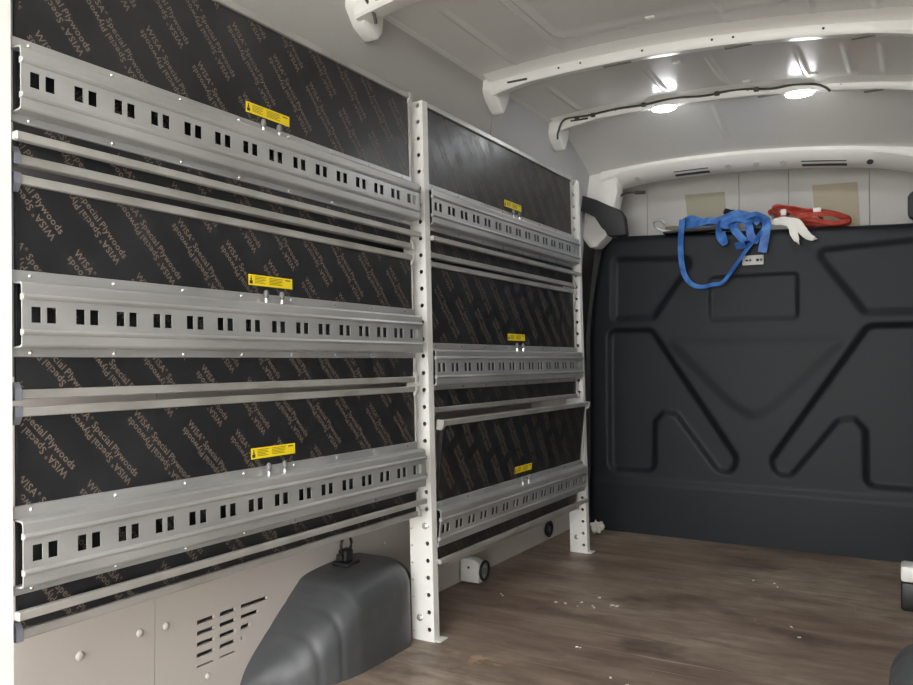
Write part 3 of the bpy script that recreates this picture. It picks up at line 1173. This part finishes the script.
tube(b, catmull([(-0.985, 4.83, 1.91), (-0.93, 4.81, 1.885), (-0.86, 4.80, 1.86), (-0.78, 4.79, 1.845)], 5), [0.018] * 4 + [0.022] * 8 + [0.018] * 4, 10)
part_at('ratchet_handle', b, 'black', t)
b = NB()
box(b, -0.85, -0.77, 4.78, 4.83, zt(-0.8) + 0.001, zt(-0.8) + 0.065, 0.014, 2)
part_at('ratchet_body', b, 'black', t)
b = NB()
tube(b, catmull([(-1.22, 4.84, 1.80), (-1.30, 4.83, 1.815), (-1.38, 4.82, 1.835), (-1.40, 4.80, 1.875), (-1.36, 4.80, 1.885), (-1.335, 4.80, 1.86)], 5), 0.008, 8)
part_at('hook', b, 'alu', t)

b = NB()
rings = []
for i in range(9):
    x = -1.36 + 0.42 * i / 8
    z = zt(x) + 0.0015
    w = 0.022 + 0.004 * math.sin(i * 1.7)
    h = 0.062 + 0.010 * math.sin(i * 0.9 + 1)
    rings.append([(x, 4.925 - w, z), (x, 4.925 + w, z), (x, 4.925 + w, z + h), (x, 4.925 - w, z + h * 0.96)])
loft(b, rings, closed=True, caps=True)
tag(obj('wooden_batten', b, 'card', None), 'short pale brown batten lying behind the blue strap on the bulkhead', 'batten')

t = thing('lashing_strap', 'red webbing lashing strap coiled on top of the bulkhead', 'strap', (-0.55, 4.80, zt(-0.55)))
b = NB()
def ell(cx, cz, a, c, ph, y, n=9, tilt=0.0):
    out = []
    for k in range(n):
        th = 2 * math.pi * k / n + ph
        x, z = a * math.cos(th), c * math.sin(th)
        out.append((cx + x * math.cos(tilt) - z * math.sin(tilt), y + 0.045 * math.cos(th + 1.0), cz + x * math.sin(tilt) + z * math.cos(tilt)))
    return out
for (cx, cz, a, c, y, tl, tw) in ((-0.535, 1.830, 0.20, 0.030, 4.79, -0.20, 0.6), (-0.50, 1.820, 0.17, 0.040, 4.83, -0.12, 1.1), (-0.585, 1.845, 0.125, 0.026, 4.76, -0.28, 0.4), (-0.46, 1.805, 0.13, 0.022, 4.75, -0.05, 0.9)):
    pth = catmull(ell(cx, cz, a, c, 0.3, y, 9, tl), 5, True)
    b = NB()
    ribbon(b, pth + pth[:1], 0.024, 0.006, tw, tw + 0.4, (0, 1, 0))
    part_at('webbing', b, 'red', t)
b = NB()
ribbon(b, catmull([(-0.725, 4.80, 1.895), (-0.69, 4.78, 1.900), (-0.64, 4.75, 1.875), (-0.57, 4.74, 1.83), (-0.50, 4.73, 1.80), (-0.40, 4.73, 1.775), (-0.345, 4.75, 1.785)], 6), 0.034, 0.005, 1.0, 0.7)
part_at('webbing', b, 'red', t)
b = NB()
box(b, -0.665, -0.635, 4.70, 4.72, 1.835, 1.87, 0.004)
part_at('buckle', b, 'cloth', t)
b = NB()
box(b, -0.50, -0.46, 4.70, 4.715, 1.838, 1.862, 0.003)
part_at('buckle', b, 'cloth', t)
b = NB()
tube(b, catmull([(-0.715, 4.80, 1.875), (-0.712, 4.76, 1.845), (-0.70, 4.74, 1.82), (-0.66, 4.75, 1.81), (-0.67, 4.78, 1.85), (-0.72, 4.80, 1.87)], 5), 0.008, 8)
part_at('hook', b, 'knob', t)

# white cloth over the edge
b = NB()
def leaf(pts, wid, y):
    p = catmull(pts, 6)
    L = len(p)
    rings = []
    for i, q in enumerate(p):
        d = (p[min(i + 1, L - 1)] - p[max(i - 1, 0)]).normalized()
        s = d.cross(Vector((0, 1, 0))).normalized()
        u = i / (L - 1)
        w = 0.75 * wid * (0.35 + 0.9 * math.sin(math.pi * min(1, u * 0.9 + 0.12)) ** 0.8) * (1.0 if u < 0.9 else 0.55)
        rings.append([q + s * w / 2, q + Vector((0, -0.008, 0)), q - s * w / 2, q + Vector((0, 0.006, 0))])
    loft(b, rings, closed=True, caps=True)
leaf([(-0.70, 4.70, 1.803), (-0.64, 4.68, 1.80), (-0.60, 4.664, 1.775), (-0.59, 4.658, 1.72), (-0.565, 4.656, 1.662)], 0.055, 0)
leaf([(-0.64, 4.69, 1.805), (-0.58, 4.666, 1.785), (-0.55, 4.658, 1.74), (-0.515, 4.656, 1.70), (-0.475, 4.656, 1.685)], 0.05, 0)
leaf([(-0.72, 4.72, 1.798), (-0.68, 4.69, 1.808), (-0.62, 4.676, 1.802)], 0.025, 0)
tag(obj('cloth_glove', b, 'cloth', None, 70), 'white cloth glove drooping over the bulkhead edge below the red strap', 'glove')

# ---------------------------------------------------------------- crumpled rag on the floor beside the end post
b = NB()
random.seed(3)
bmesh.ops.create_icosphere(b, subdivisions=3, radius=1)
for v in b.verts:
    n = v.co.normalized()
    k = 0.75 + 0.35 * math.sin(5 * n.x + 3 * n.z) * math.cos(4 * n.y + 2 * n.x) + random.uniform(-0.07, 0.07)
    v.co = Vector((-1.685 + n.x * 0.042 * k, 4.56 + n.y * 0.06 * k, 0.045 + n.z * 0.040 * k))
zmin = min(v.co.z for v in b.verts)
for v in b.verts:
    v.co.z -= zmin - 0.0005
tag(obj('crumpled_rag', b, 'cloth', None, 25), 'crumpled white rag on the floor between end post and bulkhead', 'rag')

# ---------------------------------------------------------------- pale flecks of sawdust on the floor
b = NB()
random.seed(11)
for (cx, cy, n, sp) in ((-1.59, 3.18, 2, 0.03), (-1.38, 3.19, 2, 0.02), (-1.20, 3.20, 6, 0.045), (-1.14, 3.27, 4, 0.025), (-1.07, 2.75, 2, 0.02), (-0.86, 2.51, 2, 0.02),
                        (-0.62, 3.9, 3, 0.10), (-0.45, 3.3, 2, 0.10), (-0.6, 2.7, 2, 0.10)):
    for k in range(n):
        x, y = cx + random.gauss(0, sp), cy + random.gauss(0, sp)
        a, l, w = random.uniform(0, 3.14), random.uniform(0.003, 0.007), random.uniform(0.0018, 0.0035)
        d, e = Vector((math.cos(a), math.sin(a), 0)), Vector((-math.sin(a), math.cos(a), 0))
        lo4 = [Vector((x, y, 0.0004)) + d * l * i + e * w * j for i, j in ((-1, -1), (1, -0.6), (1, 0.7), (-0.8, 1))]
        A = [b.verts.new(p) for p in lo4]
        B = [b.verts.new(p + Vector((0, 0, 0.003))) for p in lo4]
        b.faces.new(A)
        b.faces.new(B)
        for i in range(4):
            b.faces.new((A[i], A[(i + 1) % 4], B[(i + 1) % 4], B[i]))
o = tag(obj('sawdust_flecks', b, 'cloth'), 'pale flecks of sawdust scattered on the brown floor', 'sawdust')
o['kind'] = 'stuff'
